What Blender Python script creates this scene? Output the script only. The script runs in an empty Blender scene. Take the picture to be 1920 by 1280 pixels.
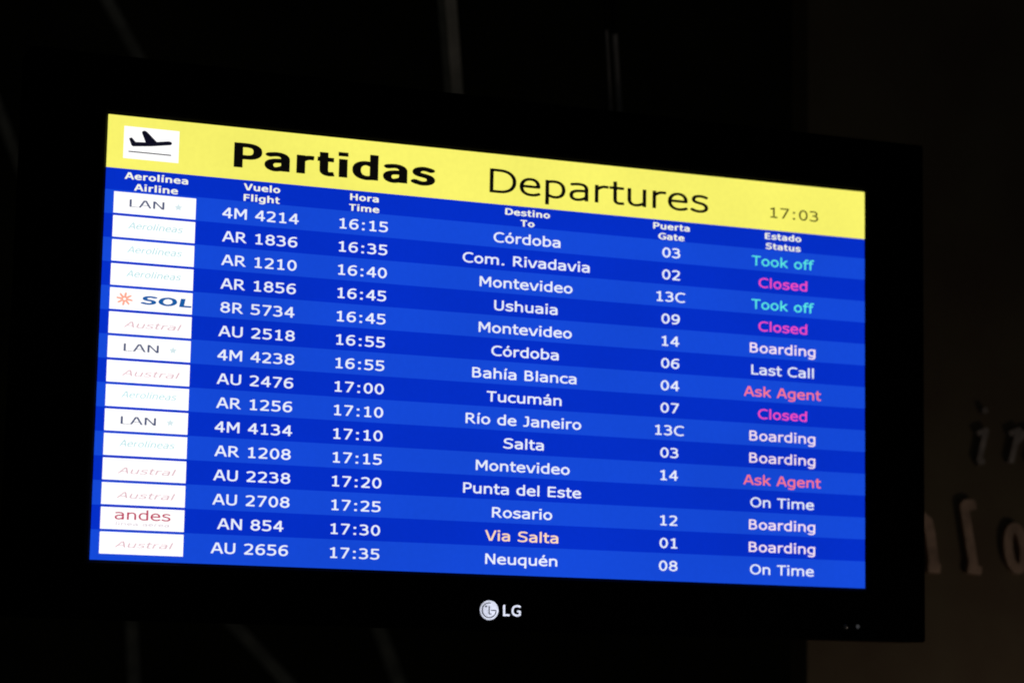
import bpy, bmesh, math, random
import numpy as np
from mathutils import Vector, Matrix
from mathutils.geometry import tessellate_polygon

random.seed(7)
scene = bpy.context.scene
COL = scene.collection

# ------------------------------------------------------------------ scale
S = 0.52            # height of the lit screen in metres
A = 1.9408          # width of the lit screen / its height
Z0 = 2.25           # height of the screen's upper edge above the floor


def sp(u, v, y=0.0):
    """A point of the monitor's front plane: u, v in screen heights from the upper left corner."""
    return Vector(((u - A / 2) * S, y, Z0 - v * S))


# ------------------------------------------------------------------ camera
cam_d = bpy.data.cameras.new('camera')
cam = bpy.data.objects.new('camera', cam_d)
COL.objects.link(cam)
fwd = Vector((0.36102888, 0.92191937, 0.14044822)).normalized()
up = Vector((-0.06879923, -0.12386435, 0.98991293))
right = fwd.cross(up).normalized()
up = right.cross(fwd).normalized()
cam_pos = Vector(((-1.12925582 - A / 2) * S, -5.40647479 * S, Z0 - 1.27186834 * S))
m = Matrix.Identity(4)
for i in range(3):
    m[i][0], m[i][1], m[i][2], m[i][3] = right[i], up[i], -fwd[i], cam_pos[i]
cam.matrix_world = m
cam_d.sensor_width = 36.0
cam_d.lens = 4627.0 / 1920.0 * 36.0
cam_d.clip_start = 0.05
cam_d.clip_end = 60.0
cam_d.dof.use_dof = True
cam_d.dof.focus_distance = 2.93
cam_d.dof.aperture_fstop = 3.2
scene.camera = cam

# ------------------------------------------------------------------ world, lamps, exposure
world = bpy.data.worlds.new('World')
scene.world = world
world.use_nodes = True
bg = world.node_tree.nodes['Background']
bg.inputs['Color'].default_value = (1.0, 0.97, 0.88, 1)
bg.inputs['Strength'].default_value = 0.008


def area_lamp(name, loc, target, size, power, colour, spread=180):
    d = bpy.data.lights.new(name, 'AREA')
    d.shape = 'DISK'
    d.size = size
    d.energy = power
    d.color = colour
    d.spread = math.radians(spread)
    o = bpy.data.objects.new(name, d)
    COL.objects.link(o)
    o.location = loc
    o.rotation_euler = (Vector(target) - Vector(loc)).to_track_quat('-Z', 'Y').to_euler()
    return o


# a desk lamp glowing up from below on the right, and an unseen pale lamp added
# in front of the monitor for the silver maker's mark to mirror
area_lamp('counter_lamp', (1.45, -0.50, 1.10), (0.86, 0.3, 1.22), 0.30, 0.42, (1.0, 0.79, 0.64), 98)
area_lamp('emblem_glint_lamp', (1.32, -3.3, 1.80), (-0.02, 0.0, 1.69), 0.36, 0.56, (0.87, 0.90, 1.0))

scene.view_settings.view_transform = 'Standard'
scene.view_settings.look = 'None'
scene.view_settings.exposure = 0.0
scene.view_settings.gamma = 1.0
scene.cycles.use_denoising = True
scene.cycles.filter_width = 1.9
scene.cycles.max_bounces = 4


# ------------------------------------------------------------------ materials
def lin(c):
    c = c / 255.0
    return c / 12.92 if c <= 0.04045 else ((c + 0.055) / 1.055) ** 2.4


def rgb(r, g, b):
    return (lin(r), lin(g), lin(b), 1.0)


def lcd(name, r, g, b, light=True, gain=1.0):
    """A patch of lit liquid crystal: black glossy film that gives off coloured light, a little unevenly."""
    mt = bpy.data.materials.new(name)
    mt.use_nodes = True
    nt = mt.node_tree
    p = nt.nodes['Principled BSDF']
    p.inputs['Base Color'].default_value = (0.004, 0.004, 0.005, 1)
    p.inputs['Roughness'].default_value = 0.5
    p.inputs['Specular IOR Level'].default_value = 0.05
    tc = nt.nodes.new('ShaderNodeNewGeometry')
    n1 = nt.nodes.new('ShaderNodeTexNoise')
    n1.inputs['Scale'].default_value = 5.0
    n1.inputs['Detail'].default_value = 2.0
    nt.links.new(tc.outputs['Position'], n1.inputs['Vector'])
    n2 = nt.nodes.new('ShaderNodeTexNoise')
    n2.inputs['Scale'].default_value = 150.0
    n2.inputs['Detail'].default_value = 3.0
    nt.links.new(tc.outputs['Position'], n2.inputs['Vector'])
    r1 = nt.nodes.new('ShaderNodeMapRange')
    r1.inputs['From Min'].default_value = 0.3
    r1.inputs['From Max'].default_value = 0.7
    r1.inputs['To Min'].default_value = 0.95 * gain
    r1.inputs['To Max'].default_value = 1.06 * gain
    nt.links.new(n1.outputs['Fac'], r1.inputs['Value'])
    r2 = nt.nodes.new('ShaderNodeMapRange')
    r2.inputs['From Min'].default_value = 0.25
    r2.inputs['From Max'].default_value = 0.75
    r2.inputs['To Min'].default_value = 0.975
    r2.inputs['To Max'].default_value = 1.025
    nt.links.new(n2.outputs['Fac'], r2.inputs['Value'])
    mu = nt.nodes.new('ShaderNodeMath')
    mu.operation = 'MULTIPLY'
    nt.links.new(r1.outputs[0], mu.inputs[0])
    nt.links.new(r2.outputs[0], mu.inputs[1])
    p.inputs['Emission Color'].default_value = rgb(r, g, b)
    nt.links.new(mu.outputs[0], p.inputs['Emission Strength'])
    if not light:
        mt.cycles.emission_sampling = 'NONE'
    return mt


def surf(name, col, rough=0.5, metal=0.0, spec=0.5, vary=0.0, scale=30.0, bump=0.0, col2=None):
    mt = bpy.data.materials.new(name)
    mt.use_nodes = True
    nt = mt.node_tree
    p = nt.nodes['Principled BSDF']
    p.inputs['Base Color'].default_value = (*col, 1)
    p.inputs['Roughness'].default_value = rough
    p.inputs['Metallic'].default_value = metal
    p.inputs['Specular IOR Level'].default_value = spec
    tc = nt.nodes.new('ShaderNodeTexCoord')
    n = nt.nodes.new('ShaderNodeTexNoise')
    n.inputs['Scale'].default_value = scale
    n.inputs['Detail'].default_value = 5.0
    nt.links.new(tc.outputs['Object'], n.inputs['Vector'])
    if vary:
        mx = nt.nodes.new('ShaderNodeMix')
        mx.data_type = 'RGBA'
        mx.inputs['A'].default_value = (*[c * (1 - vary) for c in col], 1)
        mx.inputs['B'].default_value = (*(col2 or [c * (1 + vary) for c in col]), 1)
        rr = nt.nodes.new('ShaderNodeMapRange')
        rr.inputs['From Min'].default_value = 0.35
        rr.inputs['From Max'].default_value = 0.65
        nt.links.new(n.outputs['Fac'], rr.inputs['Value'])
        nt.links.new(rr.outputs[0], mx.inputs['Factor'])
        nt.links.new(mx.outputs['Result'], p.inputs['Base Color'])
    if bump:
        b = nt.nodes.new('ShaderNodeBump')
        b.inputs['Strength'].default_value = bump
        b.inputs['Distance'].default_value = 0.002
        nt.links.new(n.outputs['Fac'], b.inputs['Height'])
        nt.links.new(b.outputs['Normal'], p.inputs['Normal'])
    return mt


M = dict(
    bezel=surf('bezel_plastic', (0.003, 0.003, 0.0035), 0.45, 0, 0.02, 0.2, 60),
    back=surf('back_plastic', (0.01, 0.01, 0.01), 0.6, 0, 0.1, 0.2, 60),
    silver=surf('silver_print', (0.80, 0.81, 0.88), 0.14, 1.0, 0.5, 0.12, 260),
    groove=surf('engraved_silver', (0.16, 0.17, 0.22), 0.45, 1.0, 0.5, 0.1, 100),
    led=lcd('standby_light', 50, 50, 52, False),
    lens=surf('sensor_glass', (0.35, 0.35, 0.36), 0.35, 1.0, 0.5),
    wall=surf('hall_wall_paint', (0.05, 0.05, 0.03), 0.9, 0, 0.0, 0.3, 3),
    panel=surf('panel_paint', (0.17, 0.125, 0.085), 0.85, 0, 0.05, 0.16, 6.0, 0.4, (0.18, 0.15, 0.095)),
    panel_edge=surf('panel_trim', (0.10, 0.08, 0.05), 0.8, 0, 0.05),
    letter=surf('letter_metal', (0.54, 0.38, 0.28), 0.55, 0.25, 0.3, 0.25, 35),
    letter_grey=surf('letter_metal_grey', (0.42, 0.37, 0.33), 0.55, 0.25, 0.3, 0.25, 35),
    steel=surf('painted_steel', (0.50, 0.50, 0.44), 0.7, 0.0, 0.2, 0.25, 18, 0.2),
    cable=surf('grey_cable', (0.45, 0.45, 0.45), 0.6, 0.0, 0.2, 0.15, 40),
)
LCD = dict(
    blue_dark=lcd('lcd_dark_blue', 4, 46, 197),
    blue_light=lcd('lcd_light_blue', 20, 72, 214),
    yellow=lcd('lcd_yellow', 248, 242, 108),
    white=lcd('lcd_white', 253, 252, 252, True, 1.12),
    black=lcd('lcd_black', 10, 9, 8, False),
    navy=lcd('lcd_navy', 14, 14, 30, False),
    clock=lcd('lcd_olive', 58, 54, 12, False),
    text=lcd('lcd_text_white', 234, 240, 255, False, 1.0),
    head=lcd('lcd_text_cream', 246, 247, 232, False, 1.0),
    cyan=lcd('lcd_cyan', 92, 236, 226, False, 1.0),
    pink=lcd('lcd_pink', 250, 78, 190, False, 1.0),
    salmon=lcd('lcd_salmon', 255, 122, 136, False, 1.0),
    rose=lcd('lcd_rose_white', 252, 232, 246, False),
    peach=lcd('lcd_peach_white', 255, 218, 184, False),
    lan=lcd('lcd_slate', 78, 86, 118, False),
    lan_pale=lcd('lcd_pale_teal', 214, 232, 236, False),
    sol=lcd('lcd_sol_blue', 24, 92, 164, False),
    sun=lcd('lcd_sun_red', 250, 168, 144, False),
    aero=lcd('lcd_pale_cyan', 182, 222, 226, False),
    aust=lcd('lcd_pale_rose', 224, 190, 198, False),
    andes=lcd('lcd_crimson', 190, 66, 96, False),
    andes2=lcd('lcd_grey_rose', 206, 192, 204, False),
)


# ------------------------------------------------------------------ objects
def link(name, me, mat, parent=None):
    o = bpy.data.objects.new(name, me)
    COL.objects.link(o)
    if mat is not None:
        me.materials.append(mat)
    if parent is not None:
        o.parent = parent
        o.matrix_parent_inverse = Matrix.Identity(4)
    return o


def empty(name, loc):
    o = bpy.data.objects.new(name, None)
    o.empty_display_size = 0.1
    COL.objects.link(o)
    o.location = loc
    return o


def tag(o, label, cat, group=None):
    o['label'] = label
    o['category'] = cat
    if group:
        o['group'] = group


def mesh_from(name, verts, faces, smooth=False):
    me = bpy.data.meshes.new(name)
    me.from_pydata([tuple(v) for v in verts], [], faces)
    me.update()
    if smooth:
        for p in me.polygons:
            p.use_smooth = True
    return me


def bm_box(bm, lo, hi):
    r = bmesh.ops.create_cube(bm, size=1.0)
    for v in r['verts']:
        for i in range(3):
            v.co[i] = lo[i] + (v.co[i] + 0.5) * (hi[i] - lo[i])
    return r['verts']


def box_mesh(name, lo, hi, bevel=0.0):
    bm = bmesh.new()
    bm_box(bm, lo, hi)
    if bevel:
        bmesh.ops.bevel(bm, geom=list(bm.edges), offset=bevel, segments=2, affect='EDGES', profile=0.6)
    me = bpy.data.meshes.new(name)
    bm.to_mesh(me)
    bm.free()
    return me


def tube_mesh(name, a, b, r, n=16, square=False):
    a, b = Vector(a), Vector(b)
    d = (b - a).normalized()
    s = d.cross(Vector((0, 1, 0))).normalized()
    t = d.cross(s).normalized()
    vs, fs = [], []
    for p in (a, b):
        for k in range(n):
            an = 2 * math.pi * (k + 0.5) / n
            vs.append(p + (s * math.cos(an) + t * math.sin(an)) * r)
    for k in range(n):
        fs.append((k, (k + 1) % n, n + (k + 1) % n, n + k))
    fs.append(tuple(range(n))[::-1])
    fs.append(tuple(range(n, 2 * n)))
    return mesh_from(name, vs, fs, smooth=not square)


# ------------------------------------------------------------------ lettering: stroke skeletons -> filled outlines
def bez(p0, p1, p2, p3, n=9):
    t = np.linspace(0, 1, n + 1)[1:, None]
    p0, p1, p2, p3 = map(np.array, (p0, p1, p2, p3))
    return (1 - t) ** 3 * p0 + 3 * (1 - t) ** 2 * t * p1 + 3 * (1 - t) * t * t * p2 + t ** 3 * p3


def path(s):
    """'x,y x,y' straight; 'C' before three points makes a cubic curve."""
    tok = s.replace('C', ' C ').split()
    pts, i = [], 0
    while i < len(tok):
        if tok[i] == 'C':
            c = [tuple(map(float, tok[i + k].split(','))) for k in (1, 2, 3)]
            pts.extend(map(tuple, bez(pts[-1], *c)))
            i += 4
        else:
            pts.append(tuple(map(float, tok[i].split(','))))
            i += 1
    return pts


def ell(cx, cy, rx, ry, n=36):
    return [(cx + rx * math.cos(2 * math.pi * k / n), cy + ry * math.sin(2 * math.pi * k / n)) for k in range(n + 1)]


def mir(p, w):
    return [(w - x, y) for x, y in p]


def flp(p, h):
    return [(x, h - y) for x, y in p]


BB = path('125,440 C190,485 260,510 320,508 C450,505 530,420 530,275 C530,125 440,35 300,35 C230,35 180,45 125,70')
SIX = path('515,668 C480,683 440,690 405,690 C210,690 105,540 105,310 C105,130 190,37 320,37 C440,37 525,120 525,240 C525,355 450,425 335,425 C250,425 170,385 108,330')
HN = '125,430 C200,480 270,508 340,508 C450,508 508,440 508,330 508,0'
ACUTE = (20, 612, 95, 752)


def st(x, y0, y1):
    return [(x, y0), (x, y1)]


def dot(x, y0, y1):
    return [[(x - 15, y0), (x - 15, y1)], [(x + 15, y0), (x + 15, y1)]]


CAPC = (0, 727)
XC = (0, 545)
# glyph: advance regular, advance bold, paths (a path, or (path, (clip_low, clip_high)))
G = {
 ' ': (352, 342, []),
 '0': (636, 711, [ell(318, 364, 208, 327)]),
 '1': (636, 711, [st(335, 727, 40), path('135,40 540,40'), path('140,612 C230,612 300,625 322,700')]),
 '2': (636, 711, [(path('85,628 C160,672 230,690 290,690 C420,690 490,625 490,530 C490,400 370,300 90,35'), (0, 740)), path('75,42 560,42')]),
 '3': (636, 711, [path('85,655 C160,682 220,690 275,690 C400,690 465,630 465,545 C465,450 390,392 270,392 205,392'), path('270,392 C420,392 505,330 505,220 C505,110 415,37 270,37 C200,37 130,55 70,85')]),
 '4': (636, 711, [st(435, 727, 0), path('430,720 80,235'), path('45,222 600,222')]),
 '5': (636, 711, [path('105,685 540,685'), st(150, 715, 385), path('150,392 C190,415 240,425 290,425 C430,425 510,350 510,235 C510,110 420,37 280,37 C200,37 130,55 75,85')]),
 '6': (636, 711, [SIX]),
 '7': (636, 711, [path('70,685 560,685'), (path('538,700 185,-60'), CAPC)]),
 '8': (636, 711, [ell(318, 542, 185, 150), ell(318, 212, 212, 175)]),
 '9': (636, 711, [flp(mir(SIX, 636), 727)]),
 ':': (454, 402, dot(227, 0, 125) + dot(227, 420, 545)),
 '.': (364, 361, dot(182, 0, 125)),
 'A': (684, 776, [(path('34,-60 342,790'), CAPC), (path('342,790 650,-60'), CAPC), path('150,240 534,240')]),
 'B': (686, 762, [st(135, 0, 727), path('135,685 320,685 C450,685 500,640 500,550 C500,450 430,398 320,398 135,398'), path('320,398 C480,398 560,330 560,220 C560,100 480,42 320,42 135,42')]),
 'C': (698, 724, [path('640,640 C570,675 500,692 430,692 C230,692 92,565 92,363 C92,160 230,35 430,35 C500,35 570,52 640,88')]),
 'D': (771, 830, [st(135, 0, 727), path('135,685 330,685 C560,685 690,560 690,363 C690,165 560,42 330,42 135,42')]),
 'E': (632, 683, [st(135, 0, 727), path('135,685 580,685'), path('135,385 550,385'), path('135,42 580,42')]),
 'F': (575, 650, [st(135, 0, 727), path('135,685 560,685'), path('135,375 520,375')]),
 'G': (775, 811, [path('700,640 C620,675 540,692 460,692 C240,692 92,565 92,363 C92,160 230,35 450,35 C540,35 620,52 690,85'), st(683, 60, 370), path('450,332 683,332')]),
 'H': (751, 837, [st(135, 0, 727), st(616, 0, 727), path('135,385 616,385')]),
 'J': (455, 555, [path('130,685 365,685'), path('320,685 320,220 C320,100 260,38 150,38 30,42')]),
 'K': (693, 771, [st(135, 0, 727), (path('650,790 150,335'), CAPC), (path('270,440 670,-50'), CAPC)]),
 'L': (557, 637, [st(135, 0, 727), path('135,42 550,42')]),
 'M': (843, 948, [st(130, 0, 727), st(713, 0, 727), (path('120,760 421,230 723,760'), CAPC)]),
 'N': (748, 847, [st(130, 0, 727), st(618, 0, 727), (path('100,790 648,-63'), CAPC)]),
 'O': (787, 850, [ell(393, 363, 300, 328)]),
 'P': (603, 733, [st(135, 0, 727), path('135,685 310,685 C470,685 530,610 530,500 C530,380 450,315 310,315 135,315')]),
 'R': (695, 782, [st(135, 0, 727), path('135,685 310,685 C470,685 520,620 520,530 C520,410 440,345 310,345 135,345'), (path('300,370 665,-60'), (0, 400))]),
 'S': (684, 710, [path('600,645 C520,680 440,692 370,692 C230,692 130,640 130,535 C130,440 200,410 330,385 C490,355 570,310 570,200 C570,90 470,35 325,35 C230,35 140,58 60,105')]),
 'T': (616, 682, [path('10,685 606,685'), st(308, 0, 700)]),
 'U': (732, 812, [path('130,727 130,260 C130,110 210,35 366,35 C522,35 602,110 602,260 602,727')]),
 'V': (684, 764, [(path('36,790 342,-70'), CAPC), (path('342,-70 648,790'), CAPC)]),
 'a': (601, 668, [path('90,480 C160,500 220,508 290,508 C410,508 475,460 475,350 475,0'), path('475,318 300,305 C150,295 95,240 95,165 C95,80 150,32 240,32 C340,32 420,75 475,130')]),
 'b': (623, 699, [st(125, 0, 760), BB]),
 'c': (521, 588, [path('485,470 C430,495 380,508 320,508 C180,508 90,415 90,272 C90,125 180,35 320,35 C380,35 430,50 485,78')]),
 'd': (623, 699, [st(498, 0, 760), mir(BB, 623)]),
 'e': (596, 664, [path('95,287 508,287 C508,430 430,510 310,510 C180,510 90,410 90,270 C90,120 190,35 340,35 C410,35 470,52 535,88')]),
 'f': (352, 422, [path('372,715 C340,722 320,722 300,722 C210,722 165,670 165,570 165,0'), path('15,503 345,503')]),
 'g': (623, 699, [path('498,545 498,-30 C498,-115 430,-168 290,-168 C220,-168 170,-155 110,-130'), mir(BB, 623)]),
 'h': (633, 712, [st(125, 0, 760), path(HN)]),
 'i': (274, 342, [st(137, 0, 545)] + dot(137, 640, 750)),
 'k': (592, 671, [st(125, 0, 760), (path('560,600 150,235'), XC), (path('240,325 580,-60'), XC)]),
 'l': (274, 342, [st(137, 0, 760)]),
 'm': (973, 1058, [st(125, 0, 545), path('125,430 C190,480 260,508 320,508 C430,508 487,440 487,330 487,0'), path('487,430 C550,480 620,508 685,508 C790,508 848,440 848,330 848,0')]),
 'n': (633, 712, [st(125, 0, 545), path(HN)]),
 'o': (607, 687, [ell(303, 272, 215, 238)]),
 'p': (623, 699, [st(125, -207, 545), flp(BB, 545)]),
 'q': (623, 699, [st(498, -207, 545), mir(flp(BB, 545), 623)]),
 'r': (427, 497, [st(125, 0, 545), path('125,400 C190,465 260,503 330,503 425,500')]),
 's': (521, 593, [path('455,462 C390,495 330,508 275,508 C170,508 105,465 105,400 C105,335 150,315 260,293 C390,268 440,230 440,155 C440,75 360,35 255,35 C180,35 110,55 50,98')]),
 't': (394, 456, [path('160,705 160,170 C160,75 200,38 280,38 390,48'), path('15,503 385,503')]),
 'u': (633, 712, [path('125,545 125,215 C125,105 180,37 290,37 C360,37 435,70 508,120'), st(508, 0, 545)]),
 'v': (592, 650, [(path('38,600 296,-70'), XC), (path('296,-70 554,600'), XC)]),
}


def accented(base, cx, drop=0):
    a, b, ps = G[base]
    if drop:
        ps = ps[:drop]
    return (a, b, list(ps) + [[(cx - 20, 615), (cx + 75, 770)]])


G['á'] = accented('a', 290)
G['é'] = accented('e', 300)
G['ó'] = accented('o', 300)
G['í'] = accented('i', 137, 1)


def remap(p, wx, wy, xr, bx):
    h = wy / 2.0
    ky = [-300, -207, -207 + 45, 0, 45, 500, 545, 682, 727, 760, 900]
    kv = [-300, -207, -207 + h, 0, h, 545 - h, 545, 727 - h, 727, 760, 900]
    out = []
    x0, x1 = xr
    b0, b1 = bx
    for x, y in p:
        yy = float(np.interp(y, ky, kv))
        xx = b0 + (x - x0) / max(1e-6, x1 - x0) * (b1 - b0) if x1 - x0 > 1 else (b0 + b1) / 2 + (x - x0)
        out.append((xx, yy))
    return out


def field_contours(paths, wx, wy, step):
    """Union of butt-ended strokes of an elliptical pen, as closed outlines."""
    allp = [q for p, c in paths for q in p]
    if not allp:
        return []
    xs = [q[0] for q in allp]
    ys = [q[1] for q in allp]
    x0, x1 = min(xs) - wx, max(xs) + wx
    y0, y1 = min(ys) - wy, max(ys) + wy
    gx = np.arange(x0, x1 + step, step)
    gy = np.arange(y0, y1 + step, step)
    X, Y = np.meshgrid(gx, gy)
    F = np.full(X.shape, 9.0)
    sx, sy = wx / 2.0, wy / 2.0
    U, V = X / sx, Y / sy
    for p, clip in paths:
        q = [(a / sx, b / sy) for a, b in p]
        closed = abs(q[0][0] - q[-1][0]) + abs(q[0][1] - q[-1][1]) < 1e-6
        P = np.full(X.shape, 9.0)
        for k in range(len(q) - 1):
            (ax, ay), (bx_, by) = q[k], q[k + 1]
            L = math.hypot(bx_ - ax, by - ay)
            if L < 1e-9:
                continue
            dx, dy = (bx_ - ax) / L, (by - ay) / L
            t = (U - ax) * dx + (V - ay) * dy
            n = np.abs(-(U - ax) * dy + (V - ay) * dx)
            P = np.minimum(P, np.maximum(n - 1.0, np.abs(t - L / 2) - L / 2))
            if k > 0 or closed:
                P = np.minimum(P, np.hypot(U - ax, V - ay) - 1.0)
        if clip:
            P = np.maximum(P, np.maximum((clip[0] - Y) / sy, (Y - clip[1]) / sy))
        F = np.minimum(F, P)
    F[np.abs(F) < 1e-6] = 1e-6
    ins = F < 0
    ny, nx = F.shape
    code = ins[:-1, :-1] * 1 + ins[:-1, 1:] * 2 + ins[1:, 1:] * 4 + ins[1:, :-1] * 8
    segs = {}

    def edge(j, i, e):
        if e == 0:
            return (0, j, i)
        if e == 1:
            return (1, j, i + 1)
        if e == 2:
            return (0, j + 1, i)
        return (1, j, i)

    tab = {1: [(3, 0)], 2: [(0, 1)], 3: [(3, 1)], 4: [(1, 2)], 5: [(3, 0), (1, 2)], 6: [(0, 2)], 7: [(3, 2)],
           8: [(2, 3)], 9: [(2, 0)], 10: [(0, 1), (2, 3)], 11: [(2, 1)], 12: [(1, 3)], 13: [(1, 0)], 14: [(0, 3)]}
    for j, i in zip(*np.nonzero((code > 0) & (code < 15))):
        for a, b in tab[int(code[j, i])]:
            segs[edge(j, i, a)] = edge(j, i, b)

    def pos(k):
        o, j, i = k
        if o == 0:
            f0, f1 = F[j, i], F[j, i + 1]
            return (gx[i] + step * f0 / (f0 - f1), gy[j])
        f0, f1 = F[j, i], F[j + 1, i]
        return (gx[i], gy[j] + step * f0 / (f0 - f1))

    loops = []
    while segs:
        s, e = segs.popitem()
        keys = [s]
        while e != s:
            keys.append(e)
            if e not in segs:
                break
            e = segs.pop(e)
        pts = [pos(k) for k in keys]
        if len(pts) > 5:
            loops.append(simplify(pts, step * 0.22))
    return loops


def simplify(pts, tol):
    def dp(a):
        if len(a) < 3:
            return a
        P = np.array(a)
        d = P[-1] - P[0]
        L = np.hypot(*d)
        if L < 1e-9:
            dist = np.hypot(*(P - P[0]).T)
        else:
            dist = np.abs((P[:, 0] - P[0, 0]) * d[1] - (P[:, 1] - P[0, 1]) * d[0]) / L
        k = int(dist.argmax())
        if dist[k] < tol:
            return [a[0], a[-1]]
        return dp(a[:k + 1])[:-1] + dp(a[k:])
    h = len(pts) // 2
    return dp(pts[:h + 1])[:-1] + dp(pts[h:] + pts[:1])[:-1]


def fill(loops):
    """Triangles of a set of outlines with holes."""
    vs = [Vector((x, y, 0)) for l in loops for x, y in l]
    tris = tessellate_polygon([[Vector((x, y, 0)) for x, y in l] for l in loops])
    out = []
    for a, b, c in tris:
        n = (vs[b].x - vs[a].x) * (vs[c].y - vs[a].y) - (vs[b].y - vs[a].y) * (vs[c].x - vs[a].x)
        if abs(n) < 1e-9:
            continue
        out.append((a, b, c) if n > 0 else (a, c, b))
    return [(v.x, v.y) for v in vs], out


def islands(loops):
    """Group each outer outline with the holes inside it, so every fill is simple."""
    def area(l):
        return 0.5 * sum(l[i - 1][0] * l[i][1] - l[i][0] * l[i - 1][1] for i in range(len(l)))

    def inside(p, l):
        r = False
        for i in range(len(l)):
            (x1, y1), (x2, y2) = l[i - 1], l[i]
            if (y1 > p[1]) != (y2 > p[1]) and p[0] < (x2 - x1) * (p[1] - y1) / (y2 - y1) + x1:
                r = not r
        return r
    depth = [sum(inside(l[0], k) for k in loops if k is not l) for l in loops]
    res = []
    for i, l in enumerate(loops):
        if depth[i] % 2 == 0:
            res.append([l] + [k for j, k in enumerate(loops) if depth[j] == depth[i] + 1 and inside(k[0], l)])
    return res


CACHE = {}


def glyph(ch, wx, wy, bold, step, wide=1.0):
    key = (ch, wx, wy, bold, step)
    if key in CACHE:
        return CACHE[key]
    ar, ab, raw = G[ch]
    adv = ab if bold else ar
    items = [(p if not isinstance(p, tuple) else p[0], None if not isinstance(p, tuple) else p[1]) for p in raw]
    if not items:
        CACHE[key] = (adv, [], [])
        return CACHE[key]
    xs = [q[0] for p, c in items for q in p]
    x0, x1 = min(xs), max(xs)
    k = adv / ar
    grow = (wx - 92) / 2.0
    if bold:
        b0, b1 = x0 * k + grow * 0.55, x1 * k - grow * 0.55
    else:
        b0, b1 = x0 + grow * 0.3, x1 - grow * 0.3
    if ch in ':.i':
        b0, b1 = adv / 2 - (x1 - x0) / 2, adv / 2 + (x1 - x0) / 2
    elif ch in 'lí' and x1 - x0 < 110:
        b0, b1 = x0 + (adv - ar) / 2, x1 + (adv - ar) / 2
    its = [(remap(p, wx, wy, (x0, x1), (b0, b1)), c) for p, c in items]
    loops = field_contours(its, wx, wy, step)
    V_, T_ = [], []
    for isl in islands(loops):
        v, t = fill(isl)
        o = len(V_)
        V_ += v
        T_ += [(a + o, b + o, c + o) for a, b, c in t]
    CACHE[key] = (adv, V_, T_)
    return CACHE[key]


LIFT_BAND, LIFT_TILE, LIFT_INK = -0.0004, -0.0008, -0.0012


def text(name, s, uc, vbase, em, mat, parent, xs=1.265, wx=120, wy=106, bold=False, align='C', step=13.0,
         lift=LIFT_INK, slant=0.0, width=None):
    """One line of lettering on the screen; em and positions in screen heights."""
    pen, V_, T_ = 0.0, [], []
    for ch in s:
        adv, v, t = glyph(ch, wx, wy, bold, step)
        o = len(V_)
        V_ += [(x + pen, y) for x, y in v]
        T_ += [(a + o, b + o, c + o) for a, b, c in t]
        pen += adv
    k = em / 1000.0
    lo = min(x for x, y in V_)
    hi = max(x for x, y in V_)
    if width is not None:
        xs = width / (k * (hi - lo))
    off = {'C': (lo + hi) / 2, 'L': lo, 'R': hi}[align]
    vs = [sp(uc + ((x - off) + slant * y) * k * xs, vbase - y * k, lift) for x, y in V_]
    me = mesh_from(name, vs, T_)
    return link(name, me, mat, parent)


def quad(name, u0, v0, u1, v1, lift, mat, parent):
    vs = [sp(u0, v1, lift), sp(u1, v1, lift), sp(u1, v0, lift), sp(u0, v0, lift)]
    return link(name, mesh_from(name, vs, [(0, 1, 2, 3)]), mat, parent)


def poly(name, loops, lift, mat, parent):
    """loops in (u, v)."""
    V_, T_ = [], []
    for isl in islands([[(u, -v) for u, v in l] for l in loops]):
        v, t = fill(isl)
        o = len(V_)
        V_ += v
        T_ += [(a + o, b + o, c + o) for a, b, c in t]
    return link(name, mesh_from(name, [sp(x, -y, lift) for x, y in V_], T_), mat, parent)


# ------------------------------------------------------------------ the setting: a dark hall behind
wall = link('back_wall', box_mesh('back_wall', (-5.0, 2.6, -0.2), (5.5, 2.8, 5.5)), M['wall'])
wall['kind'] = 'structure'

# ------------------------------------------------------------------ the monitor
monitor = empty('departures_monitor', (0, 0, 0))
tag(monitor, 'large black flat monitor showing a yellow and blue departures board', 'monitor')

# bezel: a moulded frame with rounded outer edge, flat face and a sloped inner lip down to the screen
FU0, FU1, FV0, FV1 = -0.182, 2.108, -0.137, 1.130


def ring(u0, v0, u1, v1, r, y, n=6):
    pts = []
    for cu, cv, a0 in ((u1 - r, v0 + r, 0), (u0 + r, v0 + r, 90), (u0 + r, v1 - r, 180), (u1 - r, v1 - r, 270)):
        for k in range(n + 1):
            a = math.radians(a0 + 90 * k / n)
            pts.append(sp(cu + r * math.cos(a), cv - r * math.sin(a), y))
    return pts


rings = [
    ring(FU0, FV0, FU1, FV1, 0.004, 0.050),
    ring(FU0, FV0, FU1, FV1, 0.004, -0.003),
    ring(FU0 + 0.002, FV0 + 0.002, FU1 - 0.002, FV1 - 0.002, 0.0035, -0.006),
    ring(FU0 + 0.006, FV0 + 0.006, FU1 - 0.006, FV1 - 0.006, 0.002, -0.0075),
    ring(-0.016, -0.016, A + 0.016, 1.016, 0.002, -0.0075),
    ring(-0.008, -0.008, A + 0.008, 1.008, 0.001, -0.0055),
    ring(-0.001, -0.001, A + 0.001, 1.001, 0.0005, -0.0010),
    ring(-0.001, -0.001, A + 0.001, 1.001, 0.0005, 0.004),
]
vs, fs = [], []
n = len(rings[0])
for r in rings:
    vs += r
for a in range(len(rings) - 1):
    for k in range(n):
        fs.append((a * n + k, a * n + (k + 1) % n, (a + 1) * n + (k + 1) % n, (a + 1) * n + k))
link('bezel', mesh_from('bezel', vs, fs), M['bezel'], monitor)

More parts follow.
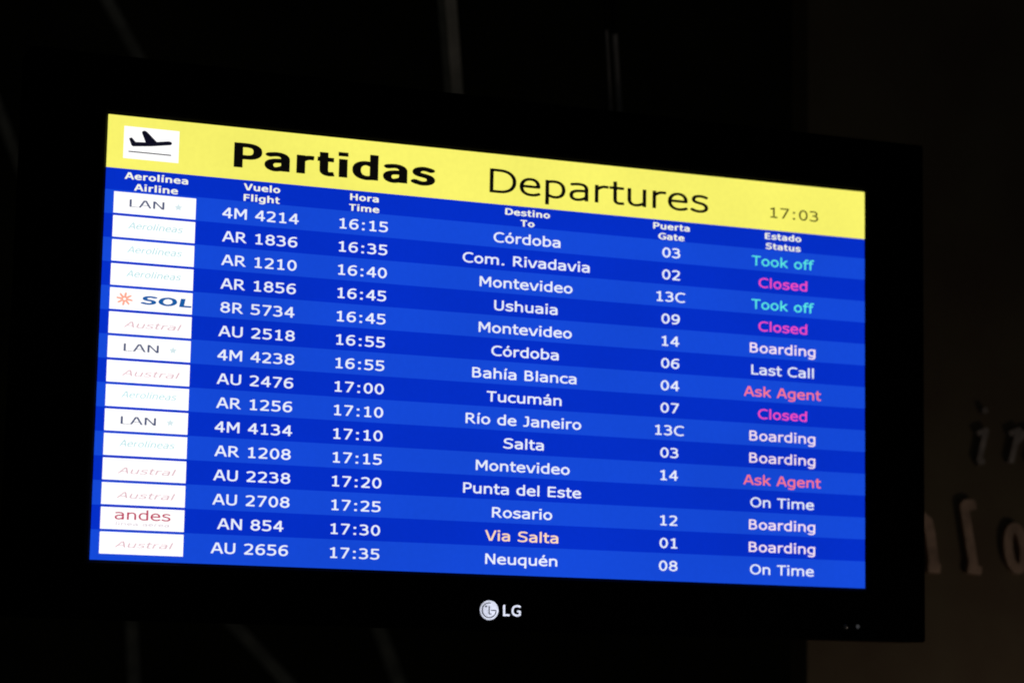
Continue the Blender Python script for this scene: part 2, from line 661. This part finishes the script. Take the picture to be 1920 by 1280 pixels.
bm = bmesh.new()
p0, p1 = sp(FU0 + 0.01, FV1 - 0.01), sp(FU1 - 0.01, FV0 + 0.01)
bm_box(bm, (p0.x, 0.045, p0.z), (p1.x, 0.070, p1.z))
q0, q1 = sp(0.25, 0.95), sp(A - 0.25, 0.05)
bm_box(bm, (q0.x, 0.0702, q0.z), (q1.x, 0.105, q1.z))
for k in range(14):
    uu = 0.35 + k * 0.09
    a, b = sp(uu, 0.16), sp(uu + 0.05, 0.10)
    bm_box(bm, (a.x, 0.1052, a.z), (b.x, 0.108, b.z))
me = bpy.data.meshes.new('back_cover')
bm.to_mesh(me)
bm.free()
link('back_cover', me, M['back'], monitor)

a, b = sp(-0.002, 1.002), sp(A + 0.002, -0.002)
screen = link('screen', box_mesh('screen', (a.x, 0.0, a.z), (b.x, 0.006, b.z)), LCD['blue_dark'], monitor)
screen['label'] = 'lit screen with yellow header and fifteen blue flight rows'

# header band
V_HEAD = 0.1205
quad('header_band', -0.002, -0.002, A + 0.002, V_HEAD, LIFT_BAND, LCD['yellow'], screen)
quad('icon_tile', 0.0365, 0.0225, 0.1640, 0.0965, LIFT_TILE, LCD['white'], screen)
# departing aeroplane over a line
plane = [(0.0480, 0.0500), (0.0545, 0.0478), (0.0635, 0.0572), (0.0862, 0.0558), (0.0770, 0.0345), (0.0785, 0.0305),
         (0.0840, 0.0292), (0.0890, 0.0315), (0.1120, 0.0525), (0.1400, 0.0482), (0.1460, 0.0495), (0.1478, 0.0530),
         (0.1450, 0.0568), (0.1000, 0.0640), (0.0575, 0.0682), (0.0540, 0.0655)]
poly('plane_icon', [plane], LIFT_INK, LCD['navy'], screen)
quad('runway_line', 0.0480, 0.0790, 0.1465, 0.0816, LIFT_INK, LCD['navy'], screen)
text('board_title', 'Partidas', 0.2930, 0.0925, 0.0795, LCD['black'], screen, wx=196, wy=128, bold=True, align='L', step=9, width=0.491)
text('board_title', 'Departures', 0.9221, 0.0935, 0.0800, LCD['black'], screen, wx=94, wy=84, align='L', step=9, width=0.579)
text('clock_time', '17:03', 1.7405, 0.0885, 0.0362, LCD['clock'], screen, wx=100, wy=92, width=0.1355)

# column headings
CF, CT, CD, CG, CS = 0.3613, 0.6100, 1.0213, 1.4017, 1.7094
for cu, s1, s2 in ((0.1150, 'Aerolínea', 'Airline'), (CF + 0.001, 'Vuelo', 'Flight'), (CT, 'Hora', 'Time'),
                   (CD, 'Destino', 'To'), (CG, 'Puerta', 'Gate'), (CS, 'Estado', 'Status')):
    text('column_heading', s1, cu, 0.1440, 0.0213, LCD['head'], screen, xs=1.30, wx=176, wy=120, bold=True, step=16)
    text('column_heading', s2, cu, 0.1690, 0.0213, LCD['head'], screen, xs=1.30, wx=176, wy=120, bold=True, step=16)

# flight rows
PITCH, V1 = 0.05455, 0.1725
W_, C_, P_, SA, RO, PE = (LCD[k] for k in ('text', 'cyan', 'pink', 'salmon', 'rose', 'peach'))
ROWS = [
    ('lan', '4M 4214', '16:15', 'Córdoba', '03', 'Took off', C_),
    ('aero', 'AR 1836', '16:35', 'Com. Rivadavia', '02', 'Closed', P_),
    ('aero', 'AR 1210', '16:40', 'Montevideo', '13C', 'Took off', C_),
    ('aero', 'AR 1856', '16:45', 'Ushuaia', '09', 'Closed', P_),
    ('sol', '8R 5734', '16:45', 'Montevideo', '14', 'Boarding', RO),
    ('aust', 'AU 2518', '16:55', 'Córdoba', '06', 'Last Call', W_),
    ('lan', '4M 4238', '16:55', 'Bahía Blanca', '04', 'Ask Agent', SA),
    ('aust', 'AU 2476', '17:00', 'Tucumán', '07', 'Closed', P_),
    ('aero', 'AR 1256', '17:10', 'Río de Janeiro', '13C', 'Boarding', RO),
    ('lan', '4M 4134', '17:10', 'Salta', '03', 'Boarding', RO),
    ('aero', 'AR 1208', '17:15', 'Montevideo', '14', 'Ask Agent', SA),
    ('aust', 'AU 2238', '17:20', 'Punta del Este', '', 'On Time', W_),
    ('aust', 'AU 2708', '17:25', 'Rosario', '12', 'Boarding', RO),
    ('andes', 'AN 854', '17:30', 'Via Salta', '01', 'Boarding', RO),
    ('aust', 'AU 2656', '17:35', 'Neuquén', '08', 'On Time', W_),
]
EM = 0.0334
for k, (air, fl, ti, de, ga, stt, sc_) in enumerate(ROWS):
    v0 = V1 + PITCH * k
    if k % 2 == 0:
        quad('row_band', -0.002, v0 - 0.002, A + 0.002, v0 - 0.002 + PITCH if k < 14 else 1.002, LIFT_BAND, LCD['blue_light'], screen)
    quad('airline_tile', 0.0195, v0 + 0.0020, 0.2085, v0 + 0.0505, LIFT_TILE, LCD['white'], screen)
    vb = v0 + 0.0405
    text('flight_number', fl, CF, vb, EM, W_, screen)
    text('departure_time', ti, CT, vb, EM, W_, screen)
    text('destination_name', de, CD, vb, EM, PE if de == 'Via Salta' else W_, screen)
    if ga:
        text('gate_number', ga, CG, vb, EM, W_, screen)
    text('flight_status', stt, CS, vb, EM, sc_, screen, wx=112, wy=100)
    # airline marks on the white tiles
    if air == 'lan':
        text('airline_mark', 'LAN', 0.0555, v0 + 0.0345, 0.0235, LCD['lan'], screen, wx=112, wy=48, align='L', width=0.080)
        star = []
        for q in range(10):
            r_ = 0.0085 if q % 2 == 0 else 0.0040
            an = math.pi / 2 + q * math.pi / 5
            star.append((0.1680 + 1.2 * r_ * math.cos(an), v0 + 0.0265 - r_ * math.sin(an)))
        poly('airline_star', [star], LIFT_INK, LCD['lan_pale'], screen)
    elif air == 'aero':
        text('airline_mark', 'Aerolíneas', 0.1160, v0 + 0.0300, 0.0200, LCD['aero'], screen, wx=110, wy=80, slant=0.25, width=0.124)
    elif air == 'aust':
        text('airline_mark', 'Austral', 0.1160, v0 + 0.0355, 0.0185, LCD['aust'], screen, wx=104, wy=78, slant=0.25, width=0.126)
    elif air == 'sol':
        text('airline_mark', 'SOL', 0.0890, v0 + 0.0355, 0.0265, LCD['sol'], screen, wx=200, wy=150, bold=True, align='L', slant=0.10, width=0.117)
        for q in range(8):
            an = q * math.pi / 4 + 0.2
            cu, cv = 0.0530, v0 + 0.0265
            ca_, sa_ = math.cos(an), math.sin(an)
            ray = [(cu + 1.25 * (ca_ * r_ - sa_ * w_), cv + (sa_ * r_ + ca_ * w_))
                   for r_, w_ in ((0.0025, -0.0022), (0.0140, -0.0026), (0.0155, 0.0012), (0.0025, 0.0022))]
            poly('sun_ray', [ray], LIFT_INK, LCD['sun'], screen)
    else:
        text('airline_mark', 'andes', 0.1140, v0 + 0.0285, 0.0300, LCD['andes'], screen, wx=104, wy=92, width=0.126)
        text('airline_mark', 'linea aerea', 0.1140, v0 + 0.0415, 0.0105, LCD['andes2'], screen, wx=90, wy=80, step=26, width=0.120)

# maker's mark on the lower bezel
YB = -0.0075


def disc_loops(cu, cv, r, n=40):
    return [(cu + r * math.cos(2 * math.pi * k / n), cv - r * math.sin(2 * math.pi * k / n)) for k in range(n)]


EU, EV, ER = 0.9370, 1.0846, 0.0236
vs = [sp(EU, EV, YB - 0.00140)]
fs = []
RN = 40
for j, (rr, yy) in enumerate(((0.55, -0.00137), (0.965, -0.00134), (1.0, -0.0001))):
    vs += [sp(EU + 1.02 * ER * rr * math.cos(2 * math.pi * k / RN), EV - ER * rr * math.sin(2 * math.pi * k / RN), YB + yy) for k in range(RN)]
for k in range(RN):
    fs.append((0, 1 + k, 1 + (k + 1) % RN))
    for j in range(2):
        o = 1 + j * RN
        fs.append((o + k, o + RN + k, o + RN + (k + 1) % RN, o + (k + 1) % RN))
emblem = link('maker_emblem', mesh_from('maker_emblem', vs, fs), M['silver'], monitor)


def stroke_loops(paths, w, step):
    return field_contours([(p, None) for p in paths], w, w, step)


def mark(name, paths, w, lift, mat, parent):
    loops = stroke_loops(paths, w, w / 4.0)
    lp = [[(EU + ER * x / 100 * 1.02, EV - ER * y / 100) for x, y in l] for l in loops]
    return poly(name, lp, lift, mat, parent)


arc = [(72 * math.cos(math.radians(t)), 72 * math.sin(math.radians(t))) for t in range(78, 361, 6)]
mark('emblem_ring', [arc, [(72, 0), (16, 0)]], 9, YB - 0.00155, M['groove'], emblem)
mark('emblem_nose', [[(0, 42), (0, -36), (24, -36)]], 9, YB - 0.00165, M['groove'], emblem)
mark('emblem_eye', [[(-42, 36), (-24, 36)]], 18, YB - 0.00165, M['groove'], emblem)


def bezel_letter(ch, u0, vb, em, w):
    adv, v, t = glyph(ch, 150, 130, False, 16)
    lo = min(x for x, y in v)
    hi = max(x for x, y in v)
    k = em / 1000
    kx = w / (hi - lo)
    nv = len(v)
    front = [sp(u0 + (x - lo) * kx, vb - y * k, YB - 0.0012) for x, y in v]
    return link('maker_letter', mesh_from('maker_letter', front, t), M['silver'], monitor)


bezel_letter('L', 0.9717, 1.0968, 0.0355, 0.0168)
bezel_letter('G', 0.9930, 1.0968, 0.0355, 0.0235)


def dome(name, u, v, r, h, mat):
    vs, fs, n = [sp(u, v, YB - h)], [], 16
    for rr, yy in ((0.5, 0.82), (0.85, 0.5), (1.0, 0.0)):
        vs += [sp(u + r * rr * math.cos(2 * math.pi * k / n), v - r * rr * math.sin(2 * math.pi * k / n), YB - h * yy) for k in range(n)]
    for k in range(n):
        fs.append((0, 1 + k, 1 + (k + 1) % n))
        for j in range(2):
            o = 1 + j * n
            fs.append((o + k, o + n + k, o + n + (k + 1) % n, o + (k + 1) % n))
    return link(name, mesh_from(name, vs, fs, True), mat, monitor)


dome('indicator_light', 1.9136, 1.0960, 0.0052, 0.0016, M['led'])
dome('remote_sensor', 1.8790, 1.0975, 0.0070, 0.0030, M['lens'])


# ------------------------------------------------------------------ things behind the monitor
def at(px, py, depth):
    """The point at y = depth seen at pixel (px, py) of the 1920 x 1280 photograph; used once to place things."""
    d = fwd * 4627.0 + right * (px - 960.0) - up * (py - 640.0)
    return cam_pos + d * ((depth - cam_pos.y) / d.y)


# brown wall panel with raised letters
PY = 0.30
pl = at(1512, 1240, PY)
panel = empty('sign_panel', (pl.x, PY, 1.0))
tag(panel, 'dark brown wall panel with raised metal letters beside and below the monitor', 'sign panel')
lo, hi = (pl.x, PY, 0.75), (pl.x + 1.7, PY + 0.05, 2.75)
me = box_mesh('board', lo, hi, 0.004)
me.transform(Matrix.Translation(-Vector((pl.x, PY, 1.0))))
link('board', me, M['panel'], panel)


def wall_letter(name, paths, w, mat, thick=0.010):
    """A solid raised letter; strokes given where they stand on the panel."""
    loops = field_contours([(p, None) for p in paths], w, w, w / 5.0)
    vs, fs = [], []
    org = Vector((pl.x, PY, 1.0))
    for isl in islands(loops):
        v, t = fill(isl)
        o = len(vs)
        nv = len(v)
        for dy in (-thick, -0.0005):
            for x, y in v:
                p = at(x, -y, PY)
                vs.append(p + Vector((0, dy, 0)) - org)
        fs += [(a + o, b + o, c + o) for a, b, c in t]
        s = 0
        for l in isl:
            c = len(l)
            for k in range(c):
                i0, i1 = o + s + k, o + s + (k + 1) % c
                fs.append((i0, i0 + nv, i1 + nv, i1))
            s += c
    me = mesh_from(name, vs, fs)
    bm = bmesh.new()
    bm.from_mesh(me)
    bmesh.ops.recalc_face_normals(bm, faces=bm.faces)
    bm.to_mesh(me)
    bm.free()
    return link(name, me, mat, panel)


def N(*pts):
    return [(x, -y) for x, y in pts]


# small slanted upper line: i n
wall_letter('raised_letter', [N((1826, 814), (1846, 806)), N((1843, 804), (1829, 866)), N((1827, 868), (1840, 865)),
                              N((1839, 765), (1842, 775))], 10, M['letter_grey'])
wall_letter('raised_letter', [N((1886, 814), (1908, 806)), N((1904, 804), (1889, 868)), N((1900, 830), (1915, 812), (1930, 808), (1940, 814), (1937, 832), (1926, 868))], 10, M['letter_grey'])
# large lower line: n f o
wall_letter('raised_letter', [N((1690, 975), (1703, 1066)), N((1692, 1000), (1705, 978), (1722, 968), (1733, 978), (1738, 1000), (1746, 1064)),
                              N((1734, 1064), (1757, 1066))], 18, M['letter'])
wall_letter('raised_letter', [N((1801, 946), (1820, 1066)), N((1799, 950), (1806, 944), (1815, 944), (1817, 956)), N((1808, 1066), (1834, 1070))], 16, M['letter'])
wall_letter('raised_letter', [[(1899 + 15 * math.cos(2 * math.pi * k / 32) - 4 * math.sin(2 * math.pi * k / 32),
                                -1028 + 40 * math.sin(2 * math.pi * k / 32)) for k in range(33)]], 16, M['letter'])


# struts of the hall's dark frame and two hanging cables
def strut(name, pa, pb, width_px, depth, label, cat, mat, collar=False, square=False):
    a, b = at(*pa, depth), at(*pb, depth + 0.15)
    ext = (b - a).normalized()
    a2, b2 = a - ext * 0.25, b + ext * 0.12
    r = width_px / 2 / 4627.0 * (Vector(a) - cam_pos).length
    root = empty(name, a2)
    tag(root, label, cat, 'grey struts in the dark behind the monitor' if cat == 'strut' else None)
    me = tube_mesh('tube', a2 - a2, b2 - a2, r, 4 if square else 16, square)
    link('tube', me, mat, root)
    if collar:
        c = a2 - a2 + (b2 - a2) * 0.5
        link('collar', tube_mesh('collar', c - ext * 0.03, c + ext * 0.03, r * 1.12, 16), mat, root)
    return root


strut('steel_strut', (200, 0), (262, 112), 22, 1.3, 'thin grey strut slanting down behind the upper left corner of the monitor', 'strut', M['steel'])
strut('steel_strut', (8, 235), (52, 350), 20, 1.5, 'short faint strut at the left edge of the photo beside the monitor', 'strut', M['steel'])
strut('steel_strut', (252, 1290), (246, 1150), 24, 1.3, 'upright grey strut below the lower left part of the monitor', 'strut', M['steel'])
strut('steel_strut', (545, 1285), (425, 1155), 24, 1.4, 'grey strut leaning steeply sideways under the monitor', 'strut', M['steel'])
strut('steel_strut', (750, 1285), (706, 1165), 26, 1.5, 'slightly leaning grey strut under the monitor left of its silver emblem', 'strut', M['steel'])
strut('hanging_pole', (838, 0), (852, 185), 36, 0.55, 'thick grey pole coming down behind the top middle of the monitor', 'pole', M['steel'], square=True)
for pa, pb, wpx, dep, lab in (((1137, 55), (1146, 216), 5, 0.40, 'thinner left one of two cables hanging behind the monitor top'),
                              ((1152, 60), (1162, 216), 10, 0.42, 'thicker right one of two cables hanging behind the monitor top')):
    root = strut('hanging_cable', pa, pb, wpx, dep, lab, 'cable', M['cable'])
    root['group'] = 'two cables hanging behind the monitor'
    a, b = at(*pa, dep), at(*pb, dep + 0.15)
    e_ = (b - a).normalized()
    rr = wpx / 2 / 4627.0 * (a - cam_pos).length * 1.25
    link('shade_cover', tube_mesh('shade_cover', a - e_ * 0.30 - root.location, a - root.location, rr, 12), M['back'], root)  # added black tube over the cable's upper end, imitating its fade into the dark
